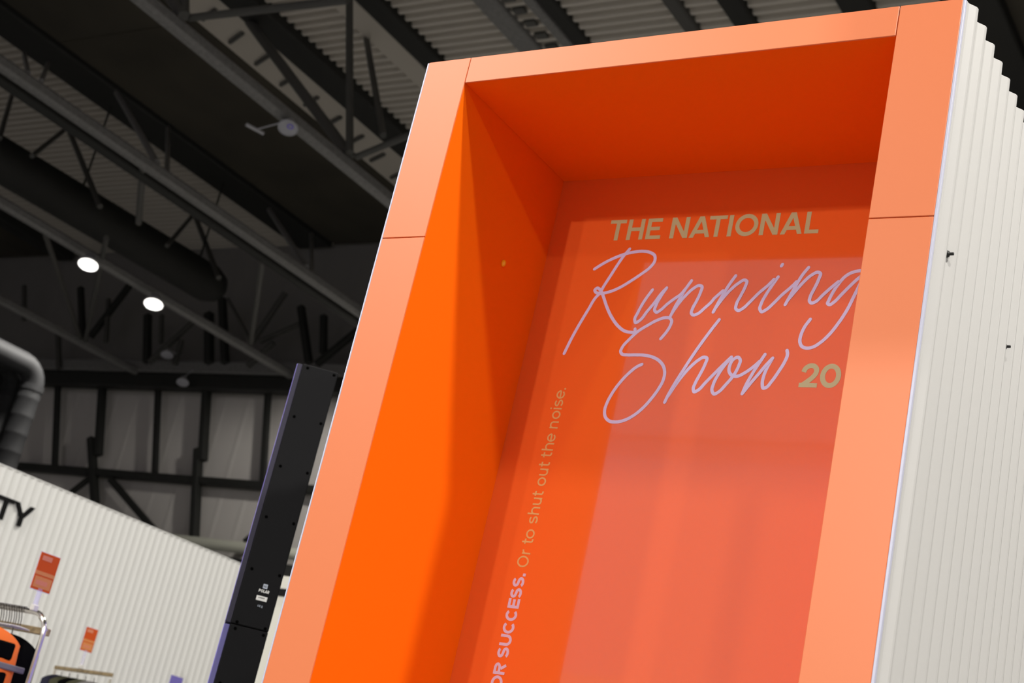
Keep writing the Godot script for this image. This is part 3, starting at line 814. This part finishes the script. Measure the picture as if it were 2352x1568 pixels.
func lettering(bp: Node3D) -> void:
	var face := func(p: Vector2, h: float) -> Vector3:
		return Vector3(p.x, p.y, -DEEP + h)
	var yt := 3.3181
	var yb := 3.2542
	var s := 0.0122
	var b := 0.0108
	var bar_ := func(x0: float, x1: float, y: float) -> Array:
		return [(x0 + x1) * 0.5, y + b * 0.5, (x0 + x1) * 0.5, y - b * 0.5, x1 - x0]
	var ym := 3.2868
	quad_letter(bp, [bar_.call(0.3261, 0.3769, yt - b * 0.5), [0.3523, yt - b, 0.3523, yb, s]], [], face, "khaki", 0.0006)
	quad_letter(bp, [[0.3912, yt, 0.3912, yb, s], [0.4304, yt, 0.4304, yb, s], bar_.call(0.397, 0.425, ym)], [], face, "khaki", 0.0006)
	quad_letter(bp, [[0.4518, yt, 0.4518, yb, s], bar_.call(0.456, 0.4907, yt - b * 0.5), bar_.call(0.456, 0.4859, ym), bar_.call(0.456, 0.4920, yb + b * 0.5)], [], face, "khaki", 0.0006)
	quad_letter(bp, [[0.5268, yt, 0.5268, yb, s], [0.5688, yt, 0.5688, yb, s], [0.5275, yt, 0.5681, yb, s * 1.12]], [], face, "khaki", 0.0006)
	quad_letter(bp, [[0.6106, yt, 0.5868, yb, s * 1.05], [0.6118, yt, 0.6356, yb, s * 1.05], bar_.call(0.593, 0.6295, 3.2713)], [], face, "khaki", 0.0006)
	quad_letter(bp, [bar_.call(0.6348, 0.6869, yt - b * 0.5), [0.6608, yt - b, 0.6608, yb, s]], [], face, "khaki", 0.0006)
	quad_letter(bp, [[0.6993, yt, 0.6993, yb, s]], [], face, "khaki", 0.0006)
	quad_letter(bp, [], [[0.7470, 3.2862, 0.0270, 0.0272, 0.0118]], face, "khaki", 0.0006)
	quad_letter(bp, [[0.7922, yt, 0.7922, yb, s], [0.8334, yt, 0.8334, yb, s], [0.7929, yt, 0.8327, yb, s * 1.12]], [], face, "khaki", 0.0006)
	quad_letter(bp, [[0.8764, yt, 0.8526, yb, s * 1.05], [0.8776, yt, 0.9006, yb, s * 1.05], bar_.call(0.859, 0.895, 3.2720)], [], face, "khaki", 0.0006)
	quad_letter(bp, [[0.9198, yt, 0.9198, yb, s], bar_.call(0.924, 0.9523, yb + b * 0.5)], [], face, "khaki", 0.0006)
	# the year, half hidden by the right jamb
	var st := begin()
	ribbon(st, smooth([Vector2(0.9745,2.8661),Vector2(0.9785,2.8763),Vector2(0.9893,2.8832),Vector2(1.0003,2.8821),Vector2(1.0071,2.8748),Vector2(1.0071,2.8637),Vector2(1.0000,2.8525),Vector2(0.9879,2.8412),Vector2(0.9757,2.8313)], 6), 0.0130, face, 0.0006)
	ribbon(st, [Vector2(0.9668, 2.8313), Vector2(1.0146, 2.8313)], 0.0116, face, 0.00066)
	obj("letter", st, "khaki", bp)
	st = begin()
	ribbon(st, arc(1.0462, 2.8574, 0.0205, 0.0258, 0, 360, 40), 0.0130, face, 0.0006, false, true)
	obj("letter", st, "khaki", bp)
	# the handwritten words
	var pen := {
	"R": [[Vector2(0.4040,3.2258),Vector2(0.3896,3.2046),Vector2(0.3762,3.1783),Vector2(0.3616,3.1462),Vector2(0.3455,3.1108),Vector2(0.3371,3.0891),Vector2(0.3286,3.0788),Vector2(0.3128,3.0423),Vector2(0.2957,3.0006),Vector2(0.2780,2.9520),Vector2(0.2652,2.9083)], [Vector2(0.3042,3.1660),Vector2(0.3295,3.1829),Vector2(0.3598,3.1984),Vector2(0.3908,3.2099),Vector2(0.4181,3.2154),Vector2(0.4459,3.2175),Vector2(0.4703,3.2131),Vector2(0.4877,3.2018),Vector2(0.4907,3.1869),Vector2(0.4798,3.1666),Vector2(0.4561,3.1466),Vector2(0.4317,3.1288),Vector2(0.4050,3.1110),Vector2(0.3770,3.0977),Vector2(0.3546,3.0916),Vector2(0.3381,3.0902),Vector2(0.3253,3.0938),Vector2(0.3201,3.1008),Vector2(0.3259,3.1069),Vector2(0.3353,3.1029),Vector2(0.3451,3.0913),Vector2(0.3524,3.0797),Vector2(0.3680,3.0522),Vector2(0.3955,3.0136),Vector2(0.4194,2.9901),Vector2(0.4409,2.9767),Vector2(0.4579,2.9730),Vector2(0.4725,2.9746),Vector2(0.4725,2.9823)]],
	"u": [[Vector2(0.5019,3.0987),Vector2(0.4843,3.0670),Vector2(0.4710,3.0313),Vector2(0.4660,3.0090),Vector2(0.4704,3.0012),Vector2(0.4807,3.0068),Vector2(0.4982,3.0334),Vector2(0.5156,3.0600),Vector2(0.5307,3.0867),Vector2(0.5443,3.1039)], [Vector2(0.5443,3.1039),Vector2(0.5320,3.0799),Vector2(0.5220,3.0511),Vector2(0.5208,3.0377),Vector2(0.5282,3.0315),Vector2(0.5383,3.0376),Vector2(0.5552,3.0552),Vector2(0.5744,3.0717),Vector2(0.5900,3.0837),Vector2(0.6023,3.1013)]],
	"n1": [[Vector2(0.6146,3.1244),Vector2(0.6023,3.1013),Vector2(0.5900,3.0726),Vector2(0.5795,3.0462),Vector2(0.5735,3.0253),Vector2(0.5703,3.0154)], [Vector2(0.5735,3.0253),Vector2(0.5888,3.0561),Vector2(0.6062,3.0813),Vector2(0.6246,3.1010),Vector2(0.6408,3.1096),Vector2(0.6484,3.1068),Vector2(0.6479,3.0896),Vector2(0.6407,3.0633),Vector2(0.6330,3.0404),Vector2(0.6326,3.0283),Vector2(0.6396,3.0229),Vector2(0.6500,3.0261),Vector2(0.6687,3.0434),Vector2(0.6885,3.0661),Vector2(0.6909,3.0705),Vector2(0.7128,3.0931)]],
	"n2": [[Vector2(0.7417,3.1364),Vector2(0.7303,3.1158),Vector2(0.7179,3.0887),Vector2(0.7059,3.0594),Vector2(0.6959,3.0313)], [Vector2(0.7003,3.0432),Vector2(0.7168,3.0713),Vector2(0.7340,3.0950),Vector2(0.7542,3.1147),Vector2(0.7698,3.1232),Vector2(0.7761,3.1200),Vector2(0.7751,3.1053),Vector2(0.7669,3.0794),Vector2(0.7586,3.0536),Vector2(0.7592,3.0407),Vector2(0.7672,3.0352),Vector2(0.7780,3.0405),Vector2(0.7958,3.0597),Vector2(0.8167,3.0852),Vector2(0.8383,3.1064),Vector2(0.8522,3.1234)]],
	"i": [[Vector2(0.8624,3.1307),Vector2(0.8505,3.1084),Vector2(0.8381,3.0828),Vector2(0.8281,3.0551),Vector2(0.8265,3.0402),Vector2(0.8332,3.0317),Vector2(0.8438,3.0369),Vector2(0.8633,3.0570),Vector2(0.8805,3.0780),Vector2(0.9052,3.1032),Vector2(0.9155,3.1158)], [Vector2(0.8686,3.1666),Vector2(0.8666,3.1619)]],
	"n3": [[Vector2(0.9423,3.1558),Vector2(0.9288,3.1348),Vector2(0.9168,3.1073),Vector2(0.9052,3.0778),Vector2(0.8951,3.0514)], [Vector2(0.9011,3.0651),Vector2(0.9192,3.0924),Vector2(0.9360,3.1155),Vector2(0.9553,3.1349),Vector2(0.9704,3.1418),Vector2(0.9766,3.1385),Vector2(0.9753,3.1233),Vector2(0.9674,3.0959),Vector2(0.9599,3.0729),Vector2(0.9598,3.0603),Vector2(0.9657,3.0550),Vector2(0.9753,3.0581),Vector2(0.9924,3.0767),Vector2(1.0096,3.0953),Vector2(1.0287,3.1139)]],
	"g": [[Vector2(1.0943,3.1356),Vector2(1.0855,3.1431),Vector2(1.0719,3.1423),Vector2(1.0569,3.1374),Vector2(1.0444,3.1283),Vector2(1.0296,3.1076),Vector2(1.0174,3.0827),Vector2(1.0106,3.0619),Vector2(1.0089,3.0536),Vector2(1.0143,3.0504),Vector2(1.0252,3.0576),Vector2(1.0418,3.0782),Vector2(1.0585,3.0988),Vector2(1.0753,3.1183),Vector2(1.0943,3.1356)], [Vector2(1.0943,3.1356),Vector2(1.0852,3.1036),Vector2(1.0757,3.0747),Vector2(1.0635,3.0377),Vector2(1.0456,2.9998),Vector2(1.0266,2.9691),Vector2(1.0064,2.9465),Vector2(0.9885,2.9341),Vector2(0.9711,2.9309),Vector2(0.9583,2.9359),Vector2(0.9512,2.9492),Vector2(0.9514,2.9667),Vector2(0.9579,2.9895),Vector2(0.9697,3.0102)]],
	"Sx": [[Vector2(0.5563,2.9542),Vector2(0.5700,2.9750),Vector2(0.5775,2.9936),Vector2(0.5783,3.0068),Vector2(0.5711,3.0145),Vector2(0.5574,3.0156),Vector2(0.5341,3.0079),Vector2(0.5077,2.9925),Vector2(0.4837,2.9759),Vector2(0.4612,2.9515),Vector2(0.4452,2.9293),Vector2(0.4423,2.9160),Vector2(0.4485,2.9084),Vector2(0.4640,2.9064),Vector2(0.4891,2.9067),Vector2(0.5166,2.9060),Vector2(0.5424,2.9009),Vector2(0.5648,2.8904),Vector2(0.5800,2.8756),Vector2(0.5872,2.8596),Vector2(0.5873,2.8340),Vector2(0.5788,2.8105),Vector2(0.5625,2.7814),Vector2(0.5434,2.7554),Vector2(0.5211,2.7341),Vector2(0.4971,2.7199),Vector2(0.4713,2.7136),Vector2(0.4502,2.7160),Vector2(0.4363,2.7272),Vector2(0.4305,2.7463),Vector2(0.4338,2.7700),Vector2(0.4439,2.7973),Vector2(0.4604,2.8269),Vector2(0.4819,2.8544),Vector2(0.5010,2.8721),Vector2(0.5153,2.8795)]],
	"h": [[Vector2(0.7173,3.0094),Vector2(0.7008,2.9819),Vector2(0.6813,2.9475),Vector2(0.6606,2.9077),Vector2(0.6405,2.8649),Vector2(0.6223,2.8242),Vector2(0.6100,2.7923),Vector2(0.6045,2.7736)], [Vector2(0.6111,2.7923),Vector2(0.6266,2.8243),Vector2(0.6430,2.8522),Vector2(0.6602,2.8758),Vector2(0.6784,2.8942),Vector2(0.6940,2.9029),Vector2(0.7018,2.9004),Vector2(0.6999,2.8828),Vector2(0.6905,2.8532),Vector2(0.6820,2.8299),Vector2(0.6794,2.8130),Vector2(0.6835,2.8052),Vector2(0.6924,2.8092),Vector2(0.7115,2.8326),Vector2(0.7323,2.8582),Vector2(0.7531,2.8837),Vector2(0.7710,2.9039)]],
	"o": [[Vector2(0.7710,2.9039),Vector2(0.7542,2.8774),Vector2(0.7419,2.8521),Vector2(0.7339,2.8269),Vector2(0.7332,2.8103),Vector2(0.7409,2.8007),Vector2(0.7524,2.8066),Vector2(0.7679,2.8257),Vector2(0.7860,2.8530),Vector2(0.7958,2.8802),Vector2(0.7970,2.8969),Vector2(0.7896,2.9037),Vector2(0.7780,2.8977),Vector2(0.7707,2.8798),Vector2(0.7722,2.8631),Vector2(0.7841,2.8519),Vector2(0.7988,2.8516),Vector2(0.8159,2.8609),Vector2(0.8401,2.8811),Vector2(0.8505,2.8926)]],
	"w": [[Vector2(0.8630,2.9125),Vector2(0.8512,2.8885),Vector2(0.8377,2.8594),Vector2(0.8262,2.8303),Vector2(0.8190,2.8035)], [Vector2(0.8190,2.8035),Vector2(0.8267,2.8160),Vector2(0.8363,2.8316),Vector2(0.8528,2.8556),Vector2(0.8690,2.8805),Vector2(0.8857,2.9024)], [Vector2(0.8857,2.9024),Vector2(0.8755,2.8786),Vector2(0.8694,2.8538),Vector2(0.8688,2.8334),Vector2(0.8741,2.8202),Vector2(0.8809,2.8224),Vector2(0.8925,2.8380),Vector2(0.9079,2.8669),Vector2(0.9197,2.8937),Vector2(0.9237,2.9122),Vector2(0.9208,2.9241)]],
	}
	var n := 0
	for word in [["R", "u", "n1", "n2", "i", "n3", "g"], ["Sx", "h", "o", "w"]]:
		for k in word:
			st = begin()
			for line in pen[k]:
				ribbon(st, smooth(line), 0.0090, face, 0.0005 + 0.0002 * (n % 4), true, false, 0.00016)
				n += 1
			obj("letter", st, "lilac", bp)
	# the line of small print that reads upwards
	var up := func(p: Vector2, h: float) -> Vector3:
		return Vector3(0.2962 - p.y, p.x, -DEEP + h)
	letters(bp, [["O", 2.2987, 0.0310], ["r", 2.3343, 0.0130], ["t", 2.3622, 0.0140], ["o", 2.3772, 0.0255], ["s", 2.4178, 0.0215], ["h", 2.4433, 0.0217], ["u", 2.4700, 0.0207], ["t", 2.4952, 0.0138],
		["o", 2.5236, 0.0246], ["u", 2.5526, 0.0203], ["t", 2.5775, 0.0138], ["t", 2.6042, 0.0146], ["h", 2.6240, 0.0220], ["e", 2.6493, 0.0240], ["n", 2.6878, 0.0210], ["o", 2.7152, 0.0240], ["i", 2.7430, 0.0050],
		["s", 2.7513, 0.0205], ["e", 2.7742, 0.0252], [".", 2.8010, 0.0050]], 0.0352, 0.0262, 0.0044, up, "sand", 0.0006)
	letters(bp, [["O", 1.9735, 0.0382], ["R", 2.0146, 0.0299], ["S", 2.0570, 0.0287], ["U", 2.0889, 0.0300], ["C", 2.1210, 0.0325], ["C", 2.1545, 0.0317], ["E", 2.1882, 0.0257], ["S", 2.2148, 0.0277], ["S", 2.2445, 0.0277], [".", 2.2745, 0.0085]],
		0.0352, 0.0262, 0.0076, up, "mauve", 0.0006)

# ---------------------------------------------------------------- LED screen seen edge on
func led_screen() -> void:
	var t := thing("led_screen", "slim black video screen cabinet seen from its narrow side left of the totem", "video screen", Vector3(-1.288, 0.0, -1.219))
	var u := Vector3(cos(deg_to_rad(43.0)), 0, -sin(deg_to_rad(43.0)))      # across the narrow side
	var n := Vector3(u.z, 0, -u.x)                                           # away from the camera
	t.basis = Basis(u, Vector3.UP, -n)                                   # local: x across, y up, -z away
	var deep := 2.4
	var rows := [[2.132, 3.12], [1.132, 2.129], [0.13, 1.129]]
	for r in rows:
		var st := begin()
		span(st, Vector3(0.0, r[0], -deep), Vector3(0.137, r[1], 0.0), 0.003)
		var cab := obj("cabinet", st, "black_case", t)
		st = begin()
		span(st, Vector3(-0.019, r[0], -deep), Vector3(-0.0005, r[1] - 0.004, -0.001), 0.002)
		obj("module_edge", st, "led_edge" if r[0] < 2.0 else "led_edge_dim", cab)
		st = begin()
		span(st, Vector3(-0.021, r[0] + 0.005, -deep + 0.005), Vector3(-0.0192, r[1] - 0.005, -0.006), 0.0005)
		obj("screen_face", st, "led_face", cab)
		var k := 0
		var y: float = r[1] - 0.013
		while y > r[0]:
			for x in [0.021, 0.123]:
				st = begin()
				lathe(st, [Vector2(0.0, 0.0), Vector2(0.0056, 0.0), Vector2(0.0056, 0.0014), Vector2(0.0040, 0.0024), Vector2(0.0016, 0.0016), Vector2(0.0, 0.0016)], Transform3D(Basis(Vector3(1, 0, 0), Vector3(0, 0, 1), Vector3(0, 1, 0)), Vector3(x, y, 0.0)), 12)
				obj("screw", st, "screw_black", cab)
			y -= 0.1935 if k < 4 else 0.1935
			k += 1
	# seam plate and base
	var sb := begin()
	span(sb, Vector3(-0.1, 0.0, -deep), Vector3(0.25, 0.13, 0.0), 0.004)
	obj("base_frame", sb, "black_case", t)
	# the badge, the maker's word, the white type plate and the marks below it
	var on := func(p: Vector2, h: float) -> Vector3:
		return Vector3(p.x, p.y, 0.0002 + h)
	sb = begin()
	span(sb, Vector3(0.0765, 2.2755, 0.0), Vector3(0.0925, 2.2915, 0.0009), 0.0004)
	var badge := obj("badge", sb, "label_grey", t)
	letters(badge, [["H", 0.0788, 0.0046], ["E", 0.0852, 0.0042]], 0.0068, 0.005, 0.0011, func(p: Vector2, h: float) -> Vector3: return Vector3(p.x, p.y + 2.280, 0.0002 + h), "ink", 0.0010)
	var word := part_node("brand_word", t)
	letters(word, [["P", 0.0655, 0.0066], ["O", 0.0730, 0.0082], ["L", 0.0822, 0.0056], ["A", 0.0880, 0.0080], ["R", 0.0965, 0.0068]], 0.0105, 0.008, 0.0022, func(p: Vector2, h: float) -> Vector3: return Vector3(p.x, p.y + 2.2605, 0.0002 + h), "label_white", 0.0006)
	sb = begin()
	span(sb, Vector3(0.0635, 2.2305, 0.0), Vector3(0.1025, 2.2475, 0.0008), 0.0004)
	var plate := obj("type_plate", sb, "label_white", t)
	var x := 0.071
	for w in [0.0022, 0.0012, 0.0026, 0.0026, 0.0026, 0.0022]:
		sb = begin()
		span(sb, Vector3(x, 2.2385, 0.0008), Vector3(x + w, 2.2430, 0.0011), 0.0001)
		obj("printed_mark", sb, "ink", plate)
		x += w + 0.0016
	var marks := part_node("approval_mark", t)
	letters(marks, [["C", 0.0755, 0.0050], ["E", 0.0818, 0.0042]], 0.0068, 0.005, 0.0011, func(p: Vector2, h: float) -> Vector3: return Vector3(p.x, p.y + 2.2085, 0.0002 + h), "label_grey", 0.0006)
	sb = begin()
	ribbon(sb, [Vector2(0.0893, 2.2150), Vector2(0.0937, 2.2092)], 0.0009, on, 0.0006)
	ribbon(sb, [Vector2(0.0937, 2.2150), Vector2(0.0893, 2.2092)], 0.0009, on, 0.0007)
	ribbon(sb, [Vector2(0.0888, 2.2080), Vector2(0.0942, 2.2080)], 0.0011, on, 0.0006)
	obj("bin_mark", sb, "label_grey", t)
	var l := AreaLight3D.new()
	l.name = "screen_light"
	l.area_size = Vector2(2.2, 2.8)
	l.light_energy = 0.03
	l.light_color = Color(0.62, 0.58, 1.0)
	l.area_range = 40.0
	l.shadow_enabled = true
	t.add_child(l, true)
	l.basis = Basis(Vector3(0, 0, 1), Vector3(0, 1, 0), Vector3(-1, 0, 0)) * Basis(Vector3.UP, PI)
	l.position = Vector3(-0.03, 1.62, -deep * 0.5)

# ---------------------------------------------------------------- the white stand at the left
func stand() -> void:
	var t := thing("stand_wall", "long white corrugated stand wall with black capital letters behind the clothes rails", "stand wall", Vector3(-7.22, 0, 0))
	var st := begin()
	var len_ := 8.9
	sheet(st, rib_profile(len_ - 0.03, 0.02, 0.078, 0.014, 0.018, 0.009), Vector3(0, 0.0, 1.35), Vector3.FORWARD, Vector3.RIGHT, Vector3(0, TOP - 0.012, 0), 0.0015)
	obj("corrugated_sheet", st, "stand_sheet", t)
	st = begin()
	span(st, Vector3(-0.10, TOP - 0.012, 1.35 - len_), Vector3(0.009, TOP, 1.36), 0.003)
	obj("top_trim", st, "stand_sheet", t)
	st = begin()
	span(st, Vector3(-0.10, 0.0, 1.35 - len_), Vector3(-0.003, TOP - 0.012, 1.35), 0.002)
	obj("core_board", st, "board_white", t)
	st = begin()
	span(st, Vector3(-0.10, 0.0, 1.35 - len_ - 0.012), Vector3(0.02, TOP, 1.35 - len_), 0.002)
	obj("end_trim", st, "stand_sheet", t)
	# raised black letters; only the last two show
	var on := func(p: Vector2, h: float) -> Vector3:
		return Vector3(0.010 + h, p.y, -p.x)
	var yt := 3.300
	var yb := 3.122
	quad_letter(t, [[4.717, yt, 4.717, yt - 0.030, 0.155], [4.717, yt - 0.030, 4.717, yb, 0.034]], [], on, "ink", 0.020)
	quad_letter(t, [[4.822, yt, 4.900, 3.195, 0.038], [4.983, yt, 4.905, 3.195, 0.038], [4.9025, 3.205, 4.9025, yb, 0.034]], [], on, "ink", 0.020)
	# a pale partition further back, seen through the gap between screen and totem
	var p := thing("partition_panel", "pale partition with a black band glimpsed between screen and totem", "partition", Vector3(-3.9, 0, -6.0))
	st = begin()
	span(st, Vector3(-1.55, 0.0, -0.06), Vector3(1.6, 3.19, 0.0), 0.004)
	obj("board", st, "board_white", p)
	st = begin()
	span(st, Vector3(-1.551, 3.03, -0.061), Vector3(1.601, 3.09, 0.012), 0.003)
	obj("dark_band", st, "black_case", p)
	st = begin()
	span(st, Vector3(-1.56, 0.0, 0.0), Vector3(-1.50, 3.03, 0.02), 0.003)
	obj("edge_profile", st, "pale_pipe", p)
	# unseen white stand wall added behind the camera to throw light back
	var w := thing("stand_wall", "plain white stand wall added across the aisle to throw light back", "stand wall", Vector3(0, 0, 9.5))
	for k in 5:
		st = begin()
		span(st, Vector3(-11.0 + 4.01 * k, 0.0, 0.0), Vector3(-7.0 + 4.01 * k, 3.4, 0.06), 0.003)
		obj("wall_panel", st, "board_white", w)

func banner() -> void:
	# an unseen fabric banner added over the aisle to shade the totem's top right
	var t := thing("shade_banner", "unseen grey fabric banner added over the aisle to shade the totem", "banner", Vector3(2.2, 0, 6.0))
	var st := begin()
	span(st, Vector3(-1.92, 4.36, -0.012), Vector3(1.9, 6.2, 0.012), 0.004)
	obj("fabric", st, "cloth_grey", t)
	for y in [4.35, 6.21]:
		st = begin()
		tube(st, [Vector3(-1.95, y, 0), Vector3(1.95, y, 0)], 0.022, 12)
		obj("batten_tube", st, "lamp_body", t)
	for x in [-1.7, 1.7]:
		st = begin()
		tube(st, [Vector3(x, 6.2, 0), Vector3(x, 11.98, 0)], 0.004, 6)
		obj("wire", st, "wire", t)

func sign_holder(at: Vector3, w: float, h: float, stem: float, paper: String, label: String) -> void:
	var t := thing("sign_holder", label, "sign", at)
	var st := begin()
	span(st, Vector3(-0.0015, stem, -w * 0.5), Vector3(0.0015, stem + h, w * 0.5), 0.0004)
	var card := obj("card", st, paper, t)
	if paper == "sign_red":
		for r in [[0.06, 0.36, "sign_gold", 0.06, 0.94], [0.40, 0.50, "sign_gold", 0.0, 1.0], [0.14, 0.26, "sign_print", 0.15, 0.75], [0.80, 0.93, "sign_print", 0.12, 0.62]]:
			st = begin()
			var lift := 0.0004 if r[2] == "sign_gold" else 0.0008
			span(st, Vector3(0.0012, stem + h * r[0], w * (0.5 - r[3])), Vector3(0.0015 + lift, stem + h * r[1], w * (0.5 - r[4])), 0.0001)
			obj("printed_block", st, r[2], card)
	st = begin()
	span(st, Vector3(-0.004, stem - 0.004, -w * 0.5 - 0.003), Vector3(-0.002, stem + h + 0.003, w * 0.5 + 0.003), 0.0004)
	obj("clear_back", st, "clear_acrylic", t)
	st = begin()
	span(st, Vector3(-0.002, 0.012, -0.014), Vector3(0.002, stem + 0.01, 0.014), 0.0005)
	obj("clear_stem", st, "clear_acrylic", t)
	st = begin()
	span(st, Vector3(-0.014, -0.016, -0.016), Vector3(0.014, 0.014, 0.016), 0.004)
	obj("clamp", st, "sign_purple" if paper == "sign_purple" else "hanger_white", t)

func rails() -> void:
	# chrome rail: top bar along x, bent down at its right end
	var t := thing("clothes_rail", "chrome clothes rail with a rounded corner in front of the white wall", "clothes rail", Vector3(-3.13, 0, -2.0))
	var pts := [Vector3(-1.7, 2.150, 0), Vector3(-0.16, 2.150, 0)]
	for k in 8:
		var a := deg_to_rad(90.0 - 90.0 * k / 7.0)
		pts.append(Vector3(-0.10 + 0.10 * cos(a), 2.05 + 0.10 * sin(a), 0))
	pts.append_array([Vector3(0, 1.4, 0), Vector3(0, 0.02, 0)])
	var st := begin()
	tube(st, pts, 0.0125, 14)
	obj("frame", st, "chrome", t)
	st = begin()
	bar(st, Vector3(-1.6, 2.084, -0.10), Vector3(-0.08, 2.077, -0.10), 0.022, 0.034, 0.004)
	obj("wooden_rail", st, "wood", t)
	st = begin()
	span(st, Vector3(-0.25, 0.0, -0.25), Vector3(0.25, 0.02, 0.25), 0.004)
	obj("foot", st, "chrome", t)
	st = begin()
	tube(st, [Vector3(-0.06, 2.13, 0), Vector3(-0.09, 2.081, -0.10)], 0.006, 8)
	obj("rail_bracket", st, "chrome", t)
	# coat hangers on the bar
	var h0: Node3D = null
	for k in 13:
		var x := -3.30 - 0.0185 * k + rng.randf_range(-0.003, 0.003)
		if h0 == null:
			h0 = thing("coat_hanger", "thin wire coat hanger hooked over the chrome rail among others", "coat hanger", Vector3(x, 2.150, -2.0), "hangers on the chrome rail")
			st = begin()
			var hk := []
			for j in 9:
				var a := deg_to_rad(200.0 - 215.0 * j / 8.0)
				hk.append(Vector3(0, 0.0 + 0.017 * sin(a), 0.017 * cos(a)))
			hk.append_array([Vector3(0, -0.04, 0.004), Vector3(0, -0.075, 0)])
			tube(st, hk, 0.0022, 7)
			obj("hook", st, "wire", h0)
			st = begin()
			tube(st, [Vector3(0, -0.082, -0.06), Vector3(0, -0.078, 0), Vector3(0, -0.082, 0.06)], 0.0035, 8)
			obj("shoulder_bar", st, "hanger_white", h0)
		else:
			var o: Node3D = h0.duplicate()
			o.name = "coat_hanger_%03d" % k
			add_child(o, true)
			o.position = Vector3(x, 2.150, -2.0)
			o.rotation.y = rng.randf_range(-0.03, 0.03)
	# a black jacket, and an orange one with black panels in front of it
	garment("jacket", "plain black jacket hanging beside the chrome upright", Vector3(-3.35, 2.035, -2.008), Vector3(0.085, 0.9, 0.44), "cloth_black", "")
	garment("vest", "orange vest with black panels and a grey strap, hanging at the picture's edge", Vector3(-3.10, 2.030, -1.69), Vector3(0.10, 0.62, 0.40), "cloth_orange", "cloth_black")
	sign_holder(Vector3(-3.2, 2.165, -1.962), 0.118, 0.172, 0.080, "sign_red", "larger red and orange sign card on a clear stem above the chrome rail")
	# second and third rail
	var r := thing("clothes_rail", "small wooden clothes rail with dark garments below the smaller red sign", "clothes rail", Vector3(-6.2, 0, -5.1))
	st = begin()
	bar(st, Vector3(-0.32, 2.128, 0), Vector3(0.30, 2.150, 0), 0.022, 0.028, 0.004)
	obj("wooden_rail", st, "wood", r)
	for x in [-0.31, 0.29]:
		st = begin()
		tube(st, [Vector3(x, 0.0, 0.0), Vector3(x, 2.12, 0.0)], 0.010, 10)
		obj("post", st, "chrome", r)
	var cols := ["cloth_navy", "cloth_olive", "cloth_black", "cloth_olive", "cloth_grey"]
	for k in 5:
		garment("jersey", ["navy jersey first on the small wooden rail", "olive jersey second on the small wooden rail", "black jersey in the middle of the small wooden rail", "olive jersey fourth on the small wooden rail", "grey jersey last on the small wooden rail"][k],
			Vector3(-6.43 + 0.09 * k, 2.078, -5.1), Vector3(0.07, 0.7, 0.38), cols[k], "", "jerseys on the small wooden rail")
	sign_holder(Vector3(-6.2, 2.165, -5.055), 0.116, 0.172, 0.115, "sign_red", "smaller red sign card further back on the white wall side")
	sign_holder(Vector3(-6.9, 2.10, -6.77), 0.150, 0.150, 0.105, "sign_purple", "violet sign card low beside the video screen")

func garment(called: String, label: String, at: Vector3, size: Vector3, cloth: String, panel: String, group := "") -> void:
	# a garment on a hanger seen from its edge: shoulders fall off, the cloth swells and folds
	var t := thing(called, label, "clothing", at, group)
	var ny := 14
	var nz := 20
	var st := begin()
	st.set_smooth_group(1)
	var P := func(side: float, i: int, k: int) -> Vector3:
		var v := float(i) / ny
		var w := float(k) / nz * 2.0 - 1.0
		var drop := 0.055 * absf(w) ** 2.2 * size.z / 0.4
		var edge := sqrt(maxf(0.0, 1.0 - absf(w) ** 4))
		var puff := size.x * 0.5 * edge * (0.55 + 0.45 * minf(1.0, v * 5.0)) + 0.006 * sin(w * 17.0 + v * 3.0 + side) * v
		if i == 0:
			puff *= 0.25
		return Vector3(side * puff, -drop * (1.0 - v) - size.y * v - 0.01 * sin(w * 9.0) * v, w * size.z * 0.5 * (0.9 + 0.1 * v))
	for side in [-1.0, 1.0]:
		for i in ny:
			for k in nz:
				poly(st, [P.call(side, i, k), P.call(side, i + 1, k), P.call(side, i + 1, k + 1), P.call(side, i, k + 1)], Vector3(side, 0.2, 0))
	obj("cloth", st, cloth, t)
	if panel != "":
		st = begin()
		span(st, Vector3(size.x * 0.5 - 0.012, -0.13, -0.115), Vector3(size.x * 0.5 + 0.006, -0.055, 0.10), 0.008)
		obj("chest_panel", st, panel, t)
		st = begin()
		span(st, Vector3(size.x * 0.5 - 0.012, -0.33, -0.115), Vector3(size.x * 0.5 + 0.006, -0.185, 0.10), 0.008)
		obj("lower_panel", st, panel, t)
		st = begin()
		span(st, Vector3(size.x * 0.5 - 0.014, -0.172, -0.20), Vector3(size.x * 0.5 + 0.008, -0.145, 0.20), 0.004)
		obj("strap", st, "cloth_grey", t)
	else:
		st = begin()
		tube(st, [Vector3(0, 0.03, 0.004), Vector3(0, 0.0, 0), Vector3(0, -0.02, 0)], 0.003, 6)
		obj("hanger_hook", st, "wire", t)
